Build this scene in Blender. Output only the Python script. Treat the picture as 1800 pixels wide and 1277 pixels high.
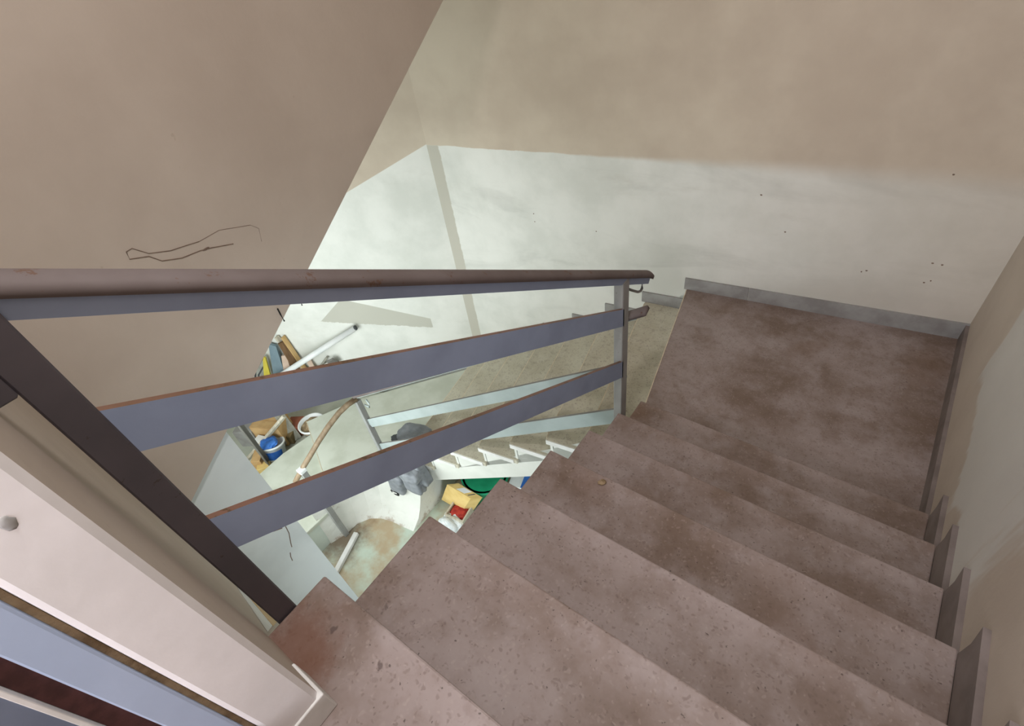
import bpy, bmesh, math, random
from mathutils import Vector, Matrix

# ------------------------------------------------------------------ reset
for o in list(bpy.data.objects):
    bpy.data.objects.remove(o, do_unlink=True)
scene = bpy.context.scene
COL = scene.collection
ZO = 4.43                      # eye height above the ground floor; all numbers below are relative to the eye

# ------------------------------------------------------------------ camera
R = Matrix(((0.8026222, 0.3294681, -0.4972407), (0.5821865, -0.6141430, 0.5328108), (-0.1298327, -0.7171326, -0.6847367)))
cam_data = bpy.data.cameras.new('camera')
cam_data.sensor_width = 36.0
cam_data.lens = 930.0 / 1800.0 * 36.0
cam_data.clip_start = 0.02
cam = bpy.data.objects.new('camera', cam_data)
COL.objects.link(cam)
m = Matrix(((R[0][0], -R[0][1], -R[0][2]), (R[1][0], -R[1][1], -R[1][2]), (R[2][0], -R[2][1], -R[2][2]))).to_4x4()
m.translation = Vector((0, 0, ZO))
cam.matrix_world = m
scene.camera = cam

# ------------------------------------------------------------------ world, daylight, exposure
world = bpy.data.worlds.new('world'); scene.world = world
world.use_nodes = True
world.node_tree.nodes['Background'].inputs[0].default_value = (0.62, 0.72, 0.85, 1)
world.node_tree.nodes['Background'].inputs[1].default_value = 0.6
scene.view_settings.view_transform = 'Standard'
scene.view_settings.look = 'None'
scene.view_settings.gamma = 1.0
scene.view_settings.exposure = 0.25
scene.view_settings.use_curve_mapping = False

def area(name, loc, target, sx, sy, watts, col):
    d = bpy.data.lights.new(name, 'AREA'); d.shape = 'RECTANGLE'; d.size = sx; d.size_y = sy
    d.energy = watts; d.color = col
    o = bpy.data.objects.new(name, d); COL.objects.link(o)
    o.location = Vector(loc) + Vector((0, 0, ZO))
    o.rotation_euler = (Vector(target) - Vector(loc)).to_track_quat('-Z', 'Y').to_euler()
    return o
# daylight outside the lower window, outside the landing window behind the viewer, and added fill from an unseen street door
area('daylight_lower_window', (-3.35, -0.45, -2.75), (-3.2, 2.5, -2.75), 2.0, 1.6, 84, (0.93, 1.0, 0.98))
area('daylight_landing_window', (-0.05, -2.55, 0.45), (-0.3, 1.5, -0.9), 1.2, 1.5, 74, (0.98, 0.94, 1.0))
area('fill_added_door', (0.85, -0.55, -3.2), (-2.0, 0.2, -3.3), 1.2, 1.9, 70, (0.90, 0.98, 1.0))

# ------------------------------------------------------------------ node helpers
def lin(c):
    r = []
    for v in c:
        v /= 255.0
        r.append(v / 12.92 if v <= 0.04045 else ((v + 0.055) / 1.055) ** 2.4)
    return (r[0], r[1], r[2], 1.0)

class NT:
    def __init__(s, name, rough=0.8, metal=0.0, spec=0.3):
        s.m = bpy.data.materials.new(name); s.m.use_nodes = True
        s.t = s.m.node_tree; s.b = s.t.nodes['Principled BSDF']
        s.b.inputs['Roughness'].default_value = rough
        s.b.inputs['Metallic'].default_value = metal
        s.b.inputs['Specular IOR Level'].default_value = spec
    def n(s, k): return s.t.nodes.new(k)
    def put(s, sock, v):
        if hasattr(v, 'is_output'): s.t.links.new(v, sock)
        else: sock.default_value = v
    def pos(s):
        g = s.n('ShaderNodeNewGeometry'); return g.outputs['Position']
    def xyz(s):
        q = s.n('ShaderNodeSeparateXYZ'); s.put(q.inputs[0], s.pos()); return q.outputs
    def math(s, op, a, b=0.0, c=0.0, clamp=False):
        k = s.n('ShaderNodeMath'); k.operation = op; k.use_clamp = clamp
        s.put(k.inputs[0], a); s.put(k.inputs[1], b); s.put(k.inputs[2], c); return k.outputs[0]
    def noise(s, scale, detail=4.0, rough=0.55, vec=None, dist=0.0):
        k = s.n('ShaderNodeTexNoise'); k.inputs['Scale'].default_value = scale
        k.inputs['Detail'].default_value = detail; k.inputs['Roughness'].default_value = rough
        k.inputs['Distortion'].default_value = dist
        s.put(k.inputs['Vector'], vec if vec is not None else s.pos()); return k.outputs['Fac']
    def vor(s, scale, vec=None):
        k = s.n('ShaderNodeTexVoronoi'); k.inputs['Scale'].default_value = scale
        s.put(k.inputs['Vector'], vec if vec is not None else s.pos()); return k.outputs
    def stretch(s, v):
        k = s.n('ShaderNodeMapping'); k.inputs['Scale'].default_value = v
        s.put(k.inputs[0], s.pos()); return k.outputs[0]
    def step(s, v, lo, hi):
        k = s.n('ShaderNodeMapRange'); k.interpolation_type = 'SMOOTHSTEP'; k.clamp = True
        s.put(k.inputs[0], v); s.put(k.inputs[1], lo); s.put(k.inputs[2], hi); return k.outputs[0]
    def mix(s, f, a, b):
        k = s.n('ShaderNodeMix'); k.data_type = 'RGBA'
        s.put(k.inputs[0], f); s.put(k.inputs[6], a); s.put(k.inputs[7], b); return k.outputs[2]
    def bump(s, h, strength=0.2, dist=0.01):
        k = s.n('ShaderNodeBump'); k.inputs['Strength'].default_value = strength; k.inputs['Distance'].default_value = dist
        s.put(k.inputs['Height'], h); s.put(s.b.inputs['Normal'], k.outputs[0])
    def color(s, c): s.put(s.b.inputs['Base Color'], c); return s.m

def plain(name, c1, c2=None, rough=0.7, scale=6.0, metal=0.0, bump=0.1, bscale=None, spec=0.3):
    t = NT(name, rough, metal, spec)
    c2 = c2 or tuple(v * 0.85 for v in c1)
    n = t.noise(scale, 5)
    t.bump(t.noise(bscale or scale * 6, 4), bump, 0.006)
    return t.color(t.mix(t.step(n, 0.35, 0.68), lin(c1), lin(c2)))

M = {}
# --- paints and plasters
BEIGE1, BEIGE2 = (202, 190, 177), (188, 175, 162)
WHITE1, WHITE2 = (228, 229, 223), (212, 214, 207)

def beige_lit(t):  # yellower beige: the greenish light on these walls is put into the colour
    n = t.noise(1.3, 5, 0.6)
    return t.mix(t.step(n, 0.3, 0.7), lin((206, 194, 176)), lin((188, 174, 157)))
def beige(t):
    n = t.noise(1.3, 5, 0.6)
    c = t.mix(t.step(n, 0.3, 0.7), lin(BEIGE1), lin(BEIGE2))
    spots = t.step(t.noise(28, 2), 0.74, 0.80)
    return t.mix(t.math('MULTIPLY', spots, 0.25), c, lin((150, 132, 112)))
def white(t):
    n = t.noise(2.1, 5, 0.6)
    c = t.mix(t.step(n, 0.35, 0.7), lin(WHITE1), lin(WHITE2))
    g = t.step(t.noise(1.0, 6, 0.7, t.stretch((0.8, 0.8, 2.2))), 0.56, 0.75)
    return t.mix(t.math('MULTIPLY', g, 0.3), c, lin((176, 172, 160)))

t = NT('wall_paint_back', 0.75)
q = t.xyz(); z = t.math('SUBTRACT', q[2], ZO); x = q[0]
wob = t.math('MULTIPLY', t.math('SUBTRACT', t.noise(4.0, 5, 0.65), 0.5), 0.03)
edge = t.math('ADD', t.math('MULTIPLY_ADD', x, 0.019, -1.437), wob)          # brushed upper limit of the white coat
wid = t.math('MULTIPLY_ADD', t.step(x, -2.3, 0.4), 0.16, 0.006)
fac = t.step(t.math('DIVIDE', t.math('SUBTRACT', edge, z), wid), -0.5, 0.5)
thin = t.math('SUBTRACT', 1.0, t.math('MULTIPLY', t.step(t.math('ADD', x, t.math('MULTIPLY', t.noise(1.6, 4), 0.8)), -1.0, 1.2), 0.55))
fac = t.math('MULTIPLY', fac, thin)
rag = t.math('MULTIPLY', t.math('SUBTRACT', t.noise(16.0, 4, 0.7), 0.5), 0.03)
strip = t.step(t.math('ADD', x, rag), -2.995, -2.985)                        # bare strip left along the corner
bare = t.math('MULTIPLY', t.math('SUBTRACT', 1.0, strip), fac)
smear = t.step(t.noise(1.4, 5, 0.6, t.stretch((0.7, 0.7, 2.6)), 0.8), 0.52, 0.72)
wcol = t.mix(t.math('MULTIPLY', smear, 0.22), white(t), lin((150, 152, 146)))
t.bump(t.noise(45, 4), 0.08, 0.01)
M['wall_back'] = t.color(t.mix(bare, t.mix(fac, beige_lit(t), wcol), lin((190, 187, 175))))

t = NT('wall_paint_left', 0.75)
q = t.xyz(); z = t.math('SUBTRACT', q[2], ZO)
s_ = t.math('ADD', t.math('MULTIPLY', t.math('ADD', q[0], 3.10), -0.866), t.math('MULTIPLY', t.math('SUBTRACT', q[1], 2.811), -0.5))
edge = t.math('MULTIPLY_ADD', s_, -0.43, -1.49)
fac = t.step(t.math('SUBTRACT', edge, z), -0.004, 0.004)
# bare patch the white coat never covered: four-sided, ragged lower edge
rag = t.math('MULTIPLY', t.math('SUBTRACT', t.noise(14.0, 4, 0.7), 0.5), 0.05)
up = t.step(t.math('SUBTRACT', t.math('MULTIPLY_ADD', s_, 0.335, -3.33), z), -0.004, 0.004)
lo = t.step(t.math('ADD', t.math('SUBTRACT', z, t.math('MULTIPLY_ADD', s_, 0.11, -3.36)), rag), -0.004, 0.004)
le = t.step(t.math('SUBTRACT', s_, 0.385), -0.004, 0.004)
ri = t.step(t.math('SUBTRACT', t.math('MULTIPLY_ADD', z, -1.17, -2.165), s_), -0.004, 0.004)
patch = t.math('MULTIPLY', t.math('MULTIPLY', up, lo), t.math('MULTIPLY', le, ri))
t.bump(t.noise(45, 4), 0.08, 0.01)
M['wall_left'] = t.color(t.mix(patch, t.mix(fac, beige_lit(t), white(t)), lin((188, 187, 176))))

t = NT('wall_paint_right', 0.75)
q = t.xyz(); z = t.math('SUBTRACT', q[2], ZO)
st = t.noise(1.0, 4, 0.6, t.stretch((1, 5.0, 0.6)))
zone = t.math('MULTIPLY', t.step(q[1], 0.9, 1.5), t.math('SUBTRACT', 1.0, t.step(q[1], 2.3, 2.6)))
zone = t.math('MULTIPLY', zone, t.math('MULTIPLY', t.step(z, -2.05, -1.85), t.math('SUBTRACT', 1.0, t.step(z, -1.45, -1.1))))
fac = t.math('MULTIPLY', t.step(t.math('MULTIPLY_ADD', zone, 0.35, t.math('MULTIPLY', st, 0.75)), 0.5, 0.60), 0.5)
t.bump(t.noise(45, 4), 0.08, 0.01)
M['wall_right'] = t.color(t.mix(fac, beige(t), lin((222, 226, 226))))

t = NT('beige_plaster', 0.78)
t.bump(t.noise(40, 4), 0.10, 0.01)
M['beige'] = t.color(beige(t))
t = NT('white_plaster', 0.8)
t.bump(t.noise(30, 5), 0.15, 0.01)
M['white'] = t.color(white(t))
t = NT('peeling_white_plaster', 0.85)
pz = t.math('SUBTRACT', t.xyz()[2], ZO)
pe = t.math('MULTIPLY', t.step(t.math('ADD', t.noise(9, 6, 0.7), t.math('MULTIPLY', t.step(pz, -4.32, -4.44), 0.20)), 0.60, 0.80), 0.7)
t.bump(t.noise(12, 6), 0.35, 0.02)
M['peeling'] = t.color(t.mix(pe, white(t), lin((150, 122, 96))))
M['mint'] = plain('mint_wall_paint', (214, 224, 216), (196, 208, 200), 0.7, 3)
t = NT('pale_stained_plaster', 0.75)
cr = t.step(t.math('ABSOLUTE', t.math('SUBTRACT', t.noise(3.5, 6, 0.7), 0.5)), 0.004, 0.0)
t.bump(t.noise(20, 4), 0.1, 0.01)
M['pale'] = t.color(t.mix(t.math('MULTIPLY', cr, 0.0), t.mix(t.step(t.noise(2.2, 5), 0.4, 0.7), lin((226, 235, 236)), lin((212, 221, 222))), lin((120, 124, 122))))

# --- terrazzo
def terrazzo(name, c1, c2, c3, foot=False):
    t = NT(name, 0.55, 0, 0.35)
    n1 = t.step(t.noise(2.6, 6, 0.62), 0.32, 0.68)
    n2 = t.step(t.noise(9.0, 5, 0.6), 0.45, 0.75)
    c = t.mix(n1, lin(c1), lin(c2)); c = t.mix(t.math('MULTIPLY', n2, 0.45), c, lin(c3))
    warp = t.n('ShaderNodeVectorMath'); warp.operation = 'MULTIPLY_ADD'
    wn = t.n('ShaderNodeTexNoise'); wn.inputs['Scale'].default_value = 40; t.put(wn.inputs['Vector'], t.pos())
    t.put(warp.inputs[0], wn.outputs['Color']); warp.inputs[1].default_value = (.03, .03, .03); t.put(warp.inputs[2], t.pos())
    v = t.vor(105.0, warp.outputs[0])
    hue = t.n('ShaderNodeSeparateColor'); t.put(hue.inputs[0], v['Color'])
    inner = t.step(v['Distance'], 0.60, 0.25)
    c = t.mix(t.math('MULTIPLY', t.math('MULTIPLY', inner, t.step(hue.outputs[0], 0.62, 0.95)), 0.24), c, lin((186, 172, 164)))
    c = t.mix(t.math('MULTIPLY', t.math('MULTIPLY', inner, t.step(hue.outputs[1], 0.62, 0.95)), 0.38), c, lin((98, 80, 74)))
    pit = t.step(t.noise(95.0, 2, 0.5), 0.70, 0.76)
    c = t.mix(t.math('MULTIPLY', pit, 0.7), c, lin((66, 54, 50)))
    c = t.mix(t.math('MULTIPLY', t.step(t.noise(22.0, 4, 0.6), 0.50, 0.72), 0.28), c, lin((112, 92, 82)))
    stain = t.step(t.noise(1.7, 3, 0.5), 0.60, 0.72)
    c = t.mix(t.math('MULTIPLY', stain, 0.35), c, lin((120, 92, 70)))
    t.bump(t.noise(120, 3), 0.05, 0.004)
    if foot:      # rusty water stain spreading from the foot of the wall onto the top step
        dd = t.n('ShaderNodeVectorMath'); dd.operation = 'DISTANCE'; t.put(dd.inputs[0], t.pos()); dd.inputs[1].default_value = (-0.72, -0.05, ZO - 1.14)
        rs = t.step(t.math('ADD', dd.outputs['Value'], t.math('MULTIPLY', t.noise(14, 5, 0.7), 0.16)), 0.22, 0.12)
        c = t.mix(t.math('MULTIPLY', rs, 0.75), c, lin((112, 74, 54)))
        sm = t.math('MULTIPLY', t.step(t.noise(17, 3, 0.6), 0.66, 0.72), t.step(dd.outputs['Value'], 0.45, 0.2))
        c = t.mix(t.math('MULTIPLY', sm, 0.7), c, lin((84, 70, 66)))
    return t.color(c)
M['terrazzo'] = terrazzo('brown_terrazzo', (160, 147, 143), (122, 104, 92), (172, 162, 160), True)
M['terrazzo_low'] = terrazzo('daylit_terrazzo', (204, 200, 182), (186, 180, 160), (210, 206, 192))  # pale terrazzo copy, daylight on the middle flight put into its colour
M['terrazzo_pale'] = plain('pale_worn_step_stone', (202, 206, 194), (186, 190, 176), 0.6, 4)
M['worn_edge'] = plain('worn_pale_edge', (226, 214, 190), (206, 190, 164), 0.7, 20)
M['skirting'] = plain('grey_skirting_stone', (162, 162, 160), (142, 140, 138), 0.65, 8)
M['skirting_brown'] = plain('brown_grey_skirting', (136, 126, 122), (118, 108, 104), 0.65, 8)
t = NT('stained_cement_floor', 0.6)
fn = t.step(t.noise(1.7, 5, 0.6), 0.42, 0.62)
d_ = t.n('ShaderNodeVectorMath'); d_.operation = 'DISTANCE'; t.put(d_.inputs[0], t.pos()); d_.inputs[1].default_value = (-3.25, 0.72, 0.0)
rust = t.step(t.math('ADD', d_.outputs['Value'], t.math('MULTIPLY', t.noise(6, 5, 0.7), 0.5)), 0.62, 0.30)
c = t.mix(fn, lin((190, 204, 190)), lin((176, 158, 130)))
t.bump(t.noise(30, 4), 0.1, 0.01)
M['floor'] = t.color(t.mix(t.math('MULTIPLY', rust, 0.8), c, lin((104, 70, 44))))

# --- metal and wood
def painted_metal(name, c1, c2, rust=(110, 80, 62), amount=0.66):
    t = NT(name, 0.5, 0, 0.4)
    n = t.step(t.noise(5, 4), 0.3, 0.7)
    r = t.step(t.noise(24, 6, 0.75), amount, amount + 0.05)
    t.bump(t.noise(60, 3), 0.06, 0.004)
    return t.color(t.mix(r, t.mix(n, lin(c1), lin(c2)), lin(rust)))
M['blue_metal'] = painted_metal('blue_grey_metal_paint', (148, 163, 190), (136, 150, 176), amount=0.72)
M['dark_metal'] = painted_metal('dark_grey_metal_paint', (84, 78, 82), (72, 68, 72), (56, 44, 40), 0.62)
M['light_metal'] = painted_metal('pale_blue_metal_paint', (166, 177, 176), (152, 163, 162), (120, 110, 96), 0.72)
M['rust'] = painted_metal('rusty_brown_edge', (128, 96, 82), (112, 84, 66), (88, 70, 50), 0.55)
M['cap'] = painted_metal('worn_brown_handrail_cap', (110, 101, 99), (97, 87, 84), (96, 74, 62), 0.60)
M['cap'].node_tree.nodes['Principled BSDF'].inputs['Roughness'].default_value = 0.75
M['grey_post'] = painted_metal('grey_post_paint', (150, 152, 150), (138, 138, 136), (96, 84, 72), 0.64)
M['rod'] = painted_metal('grey_rod', (130, 128, 124), (112, 110, 106))
def wood(name, c1, c2, sc=(30, 30, 3)):
    t = NT(name, 0.6)
    n = t.noise(1.0, 6, 0.6, t.stretch(sc))
    t.bump(n, 0.15, 0.004)
    return t.color(t.mix(t.step(n, 0.3, 0.7), lin(c1), lin(c2)))
M['wood_rail'] = wood('varnished_brown_wood', (140, 122, 98), (112, 94, 74))
M['wood_pale'] = wood('weathered_pale_wood', (206, 200, 184), (178, 170, 152))
M['wood_grey'] = wood('weathered_grey_wood', (168, 166, 154), (136, 134, 124))
M['wood_brown'] = wood('old_brown_wood', (128, 98, 68), (94, 70, 46))
M['wood_tan'] = wood('tan_wood', (212, 180, 128), (190, 156, 104))
M['door_blue'] = plain('blue_door_paint', (184, 202, 230), (174, 192, 220), 0.45, 3, spec=0.4)
M['door_grey'] = plain('slate_door_paint', (112, 122, 140), (102, 112, 130), 0.5, 4)
M['door_brown'] = plain('dark_red_brown_strip', (88, 56, 54), (70, 44, 42), 0.8, 40)
M['white_gloss'] = plain('white_plastic', (236, 238, 238), (224, 228, 228), 0.4, 5)
M['pillar_white'] = plain('smooth_white_wall_paint', (244, 243, 245), (232, 231, 232), 0.6, 5, bump=0.08)
M['white_trim'] = plain('white_painted_wood', (228, 228, 226), (212, 212, 208), 0.55, 8)
M['cardboard'] = plain('brown_cardboard', (200, 166, 118), (184, 148, 100), 0.85, 10)
M['yellow_card'] = plain('yellow_cardboard', (232, 204, 136), (218, 186, 116), 0.8, 8)
M['olive_card'] = plain('olive_brown_card', (128, 112, 80), (112, 96, 66), 0.85, 10)
M['red_card'] = plain('rust_red_card', (150, 92, 70), (130, 76, 58), 0.8, 10)
M['red_stuff'] = plain('crimson_cloth', (186, 66, 54), (150, 44, 40), 0.8, 30, bump=0.4)
M['blue_plastic'] = plain('bright_blue_plastic', (66, 124, 206), (50, 104, 188), 0.45, 8)
M['green_plastic'] = plain('green_plastic', (34, 156, 112), (24, 134, 94), 0.4, 6)
M['black'] = plain('black_rubber', (30, 30, 32), (22, 22, 24), 0.7, 10)
M['debris'] = plain('brown_rubble', (168, 148, 118), (120, 100, 74), 0.9, 25, bump=0.8)
M['teal_board'] = plain('grey_blue_board', (128, 148, 158), (110, 130, 142), 0.6, 5)
M['pink_board'] = plain('pinkish_board', (214, 190, 172), (196, 172, 154), 0.75, 6)
M['yellow'] = plain('yellow_edge', (222, 206, 88), (206, 188, 70), 0.6, 6)
M['grey_cloth'] = plain('grey_nylon', (138, 142, 147), (118, 122, 128), 0.65, 14, bump=0.4, bscale=30)
M['dark_cloth'] = plain('dark_grey_webbing', (84, 88, 92), (70, 74, 78), 0.7, 20)
M['crack'] = plain('dark_scratch', (132, 114, 100), (116, 98, 86), 0.9, 30)
M['pale_plastic'] = plain('crumpled_white_plastic', (232, 236, 236), (206, 214, 216), 0.5, 20, bump=0.5)
t = NT('opal_lamp_glass', 0.3); t.b.inputs['Emission Color'].default_value = (1, .9, .8, 1); t.b.inputs['Emission Strength'].default_value = 2.0
M['lamp_shade'] = t.color(lin((240, 236, 228)))
t = NT('window_glass', 0.05)
tr = t.n('ShaderNodeBsdfTransparent'); gl = t.n('ShaderNodeBsdfGlossy'); gl.inputs['Roughness'].default_value = 0.02
mx = t.n('ShaderNodeMixShader'); mx.inputs[0].default_value = 0.08
t.t.links.new(tr.outputs[0], mx.inputs[1]); t.t.links.new(gl.outputs[0], mx.inputs[2])
t.t.links.new(mx.outputs[0], t.t.nodes['Material Output'].inputs[0])
M['glass'] = t.m

# ------------------------------------------------------------------ mesh helpers (all coordinates relative to the eye)
def link(name, bm, mats, parent=None, smooth=False):
    bmesh.ops.recalc_face_normals(bm, faces=bm.faces)
    vs = [v.co.copy() for v in bm.verts]
    lo = Vector((min(v.x for v in vs), min(v.y for v in vs), min(v.z for v in vs)))
    hi = Vector((max(v.x for v in vs), max(v.y for v in vs), max(v.z for v in vs)))
    org = Vector(((lo.x + hi.x) / 2, (lo.y + hi.y) / 2, lo.z))
    for v in bm.verts: v.co -= org
    me = bpy.data.meshes.new(name)
    bm.to_mesh(me); bm.free()
    if not isinstance(mats, (list, tuple)): mats = [mats]
    for k in mats: me.materials.append(M[k])
    if smooth:
        for p in me.polygons: p.use_smooth = True
    o = bpy.data.objects.new(name, me); COL.objects.link(o)
    wloc = org + Vector((0, 0, ZO))
    if parent is not None:
        o.parent = parent; o.location = wloc - wl(parent)
    else: o.location = wloc
    return o
def wl(o):
    v = Vector(o.location)
    while o.parent: o = o.parent; v += Vector(o.location)
    return v
def thing(name, loc, label, cat, group=None, kind=None):
    o = bpy.data.objects.new(name, None); COL.objects.link(o)
    o.location = Vector(loc) + Vector((0, 0, ZO)); o.empty_display_size = 0.1
    return tag(o, label, cat, group, kind)
def tag(o, label=None, cat=None, group=None, kind=None):
    if label: o['label'] = label
    if cat: o['category'] = cat
    if group: o['group'] = group
    if kind: o['kind'] = kind
    return o
def new(): return bmesh.new()
def box(bm, lo, hi, mi=0):
    x0, y0, z0 = lo; x1, y1, z1 = hi
    v = [bm.verts.new(p) for p in ((x0, y0, z0), (x1, y0, z0), (x1, y1, z0), (x0, y1, z0), (x0, y0, z1), (x1, y0, z1), (x1, y1, z1), (x0, y1, z1))]
    for f in ((0, 1, 2, 3), (4, 5, 6, 7), (0, 1, 5, 4), (1, 2, 6, 5), (2, 3, 7, 6), (3, 0, 4, 7)):
        bm.faces.new([v[i] for i in f]).material_index = mi
    return bm
def bevel(bm, w, seg=2):
    bmesh.ops.bevel(bm, geom=list(bm.edges), offset=w, segments=seg, profile=0.5, affect='EDGES'); return bm
def prism(bm, poly, z0, z1, mi=0):
    a = [bm.verts.new((p[0], p[1], z0)) for p in poly]; b = [bm.verts.new((p[0], p[1], z1)) for p in poly]
    n = len(poly)
    bm.faces.new(a).material_index = mi; bm.faces.new(b).material_index = mi
    for i in range(n): bm.faces.new([a[i], a[(i + 1) % n], b[(i + 1) % n], b[i]]).material_index = mi
    return bm
def loft(bm, A, B, mi=0):
    """closed solid between two equal polygons of 3D points"""
    a = [bm.verts.new(p) for p in A]; b = [bm.verts.new(p) for p in B]; n = len(A)
    bm.faces.new(a).material_index = mi; bm.faces.new(b).material_index = mi
    for i in range(n): bm.faces.new([a[i], a[(i + 1) % n], b[(i + 1) % n], b[i]]).material_index = mi
    return bm
def beam(bm, p, q, w, h, side=None, mi=0, top_mi=None, cx=0.0, cz=0.0):
    """straight bar from p to q; w across (horizontal), h tall; centred on the line"""
    p = Vector(p); q = Vector(q); d = (q - p).normalized()
    s = Vector(side).normalized() if side is not None else d.cross(Vector((0, 0, 1)))
    if s.length < 1e-4: s = Vector((1, 0, 0))
    s = (s - d * s.dot(d)).normalized(); u = s.cross(d).normalized()
    if u.z < 0: u = -u
    vs = []
    for e in (p, q):
        for a, b in ((-1, -1), (1, -1), (1, 1), (-1, 1)):
            vs.append(bm.verts.new(e + s * (a * w / 2 + cx) + u * (b * h / 2 + cz)))
    for f in ((0, 1, 2, 3), (4, 5, 6, 7), (0, 1, 5, 4), (1, 2, 6, 5), (2, 3, 7, 6), (3, 0, 4, 7)):
        fc = bm.faces.new([vs[i] for i in f]); fc.material_index = mi
        if top_mi is not None and f == (2, 3, 7, 6): fc.material_index = top_mi
    return bm
def sweep(bm, path, prof, side=None, mi=0):
    """sweep a closed 2D profile (across, up) along a path"""
    P = [Vector(p) for p in path]; rings = []
    for i, p in enumerate(P):
        d = ((P[min(i + 1, len(P) - 1)] - P[max(i - 1, 0)])).normalized()
        s = Vector(side) if side is not None else d.cross(Vector((0, 0, 1)))
        if s.length < 1e-3: s = Vector((1, 0, 0))
        s = (s - d * s.dot(d)).normalized(); u = s.cross(d).normalized()
        if u.z < -1e-6: u = -u
        rings.append([bm.verts.new(p + s * a + u * b) for a, b in prof])
    n = len(prof)
    for i in range(len(rings) - 1):
        for j in range(n):
            bm.faces.new([rings[i][j], rings[i][(j + 1) % n], rings[i + 1][(j + 1) % n], rings[i + 1][j]]).material_index = mi
    bm.faces.new(rings[0]).material_index = mi; bm.faces.new(rings[-1]).material_index = mi
    return bm
def circ(r, n=10, ry=None):
    return [(r * math.cos(2 * math.pi * i / n), (ry or r) * math.sin(2 * math.pi * i / n)) for i in range(n)]
def tube(bm, path, r, n=8, mi=0): return sweep(bm, path, circ(r, n), None, mi)
def lathe(bm, prof, org, axis=(0, 0, 1), n=24, mi=0):
    rot = Vector((0, 0, 1)).rotation_difference(Vector(axis)).to_matrix(); org = Vector(org); rings = []
    for r, z in prof:
        rings.append([bm.verts.new(org + rot @ Vector((max(r, 1e-4) * math.cos(2 * math.pi * i / n), max(r, 1e-4) * math.sin(2 * math.pi * i / n), z))) for i in range(n)])
    for k in range(len(rings) - 1):
        for i in range(n):
            bm.faces.new([rings[k][i], rings[k][(i + 1) % n], rings[k + 1][(i + 1) % n], rings[k + 1][i]]).material_index = mi
    bm.faces.new(rings[0]).material_index = mi; bm.faces.new(rings[-1]).material_index = mi
    return bm
def rot_box(bm, c, dims, ax, ay, mi=0):
    """box centred at c, its x along ax and y near ay"""
    ax = Vector(ax).normalized(); ay = Vector(ay); ay = (ay - ax * ay.dot(ax)).normalized(); az = ax.cross(ay)
    n0 = len(bm.verts); b = bmesh.new(); box(b, (-dims[0] / 2, -dims[1] / 2, -dims[2] / 2), (dims[0] / 2, dims[1] / 2, dims[2] / 2))
    mp = {}
    for v in b.verts: mp[v] = bm.verts.new(Vector(c) + ax * v.co.x + ay * v.co.y + az * v.co.z)
    for f in b.faces: bm.faces.new([mp[v] for v in f.verts]).material_index = mi
    b.free(); return bm
def blob(bm, c, r, seed, rough=0.18, sub=3, ax=(1, 0, 0), ay=(0, 1, 0), power=2.0, mi=0):
    """crumpled rounded lump with radii r, optionally boxy (power > 2)"""
    rnd = random.Random(seed); b = bmesh.new(); bmesh.ops.create_icosphere(b, subdivisions=sub, radius=1)
    ph = [(Vector((rnd.uniform(-1, 1), rnd.uniform(-1, 1), rnd.uniform(-1, 1))) * rnd.uniform(2, 6), rnd.uniform(0, 6)) for _ in range(7)]
    ax = Vector(ax).normalized(); ay = Vector(ay); ay = (ay - ax * ay.dot(ax)).normalized(); az = ax.cross(ay); mp = {}
    for v in b.verts:
        d = v.co.normalized(); k = (abs(d.x) ** power + abs(d.y) ** power + abs(d.z) ** power) ** (-1.0 / power)
        k *= 1 + rough * sum(abs(math.sin(d.dot(a) + f)) - 0.6 for a, f in ph) / 3
        p = d * k
        mp[v] = bm.verts.new(Vector(c) + ax * (p.x * r[0]) + ay * (p.y * r[1]) + az * (p.z * r[2]))
    for f in b.faces: bm.faces.new([mp[v] for v in f.verts]).material_index = mi
    b.free(); return bm
# a photographed point as a ray, met with a chosen plane of the building
def ray(px, py):
    c = Vector((px - 900.0, py - 638.5, 930.0)); return Vector((R[0].dot(c), R[1].dot(c), R[2].dot(c)))
def atX(p, X): d = ray(*p); return d * (X / d.x)
def atZ(p, Z): d = ray(*p); return d * (Z / d.z)
def atP(p, n, P): d = ray(*p); n = Vector(n); return d * (n.dot(Vector(P)) / n.dot(d))

# ------------------------------------------------------------------ setting
ZF = -4.43                       # ground floor
ZT = 1.55                        # ceiling over the stairwell
def yback(x): return 3.087 + 0.134 * (x + 1.048)
CORN = Vector((-3.10, yback(-3.10), 0))
LD = Vector((-0.866, -0.5, 0)); LN = Vector((0.5, -0.866, 0))      # left wall direction, and its normal into the room
LEND = CORN + LD * 3.0
XR = 0.53

bm = prism(new(), [(-6.2, -2.8), (1.4, -2.8), (1.4, 3.6), (-6.2, 3.6)], ZF - 0.12, ZF)
tag(link('floor', bm, 'floor'), 'stained cement ground floor at the bottom of the stairwell', 'floor', kind='structure')
bm = prism(new(), [(-6.2, -2.8), (1.4, -2.8), (1.4, 3.6), (-6.2, 3.6)], ZT, ZT + 0.12)
tag(link('ceiling', bm, 'white'), 'flat white ceiling over the stairwell', 'ceiling', kind='structure')

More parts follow.
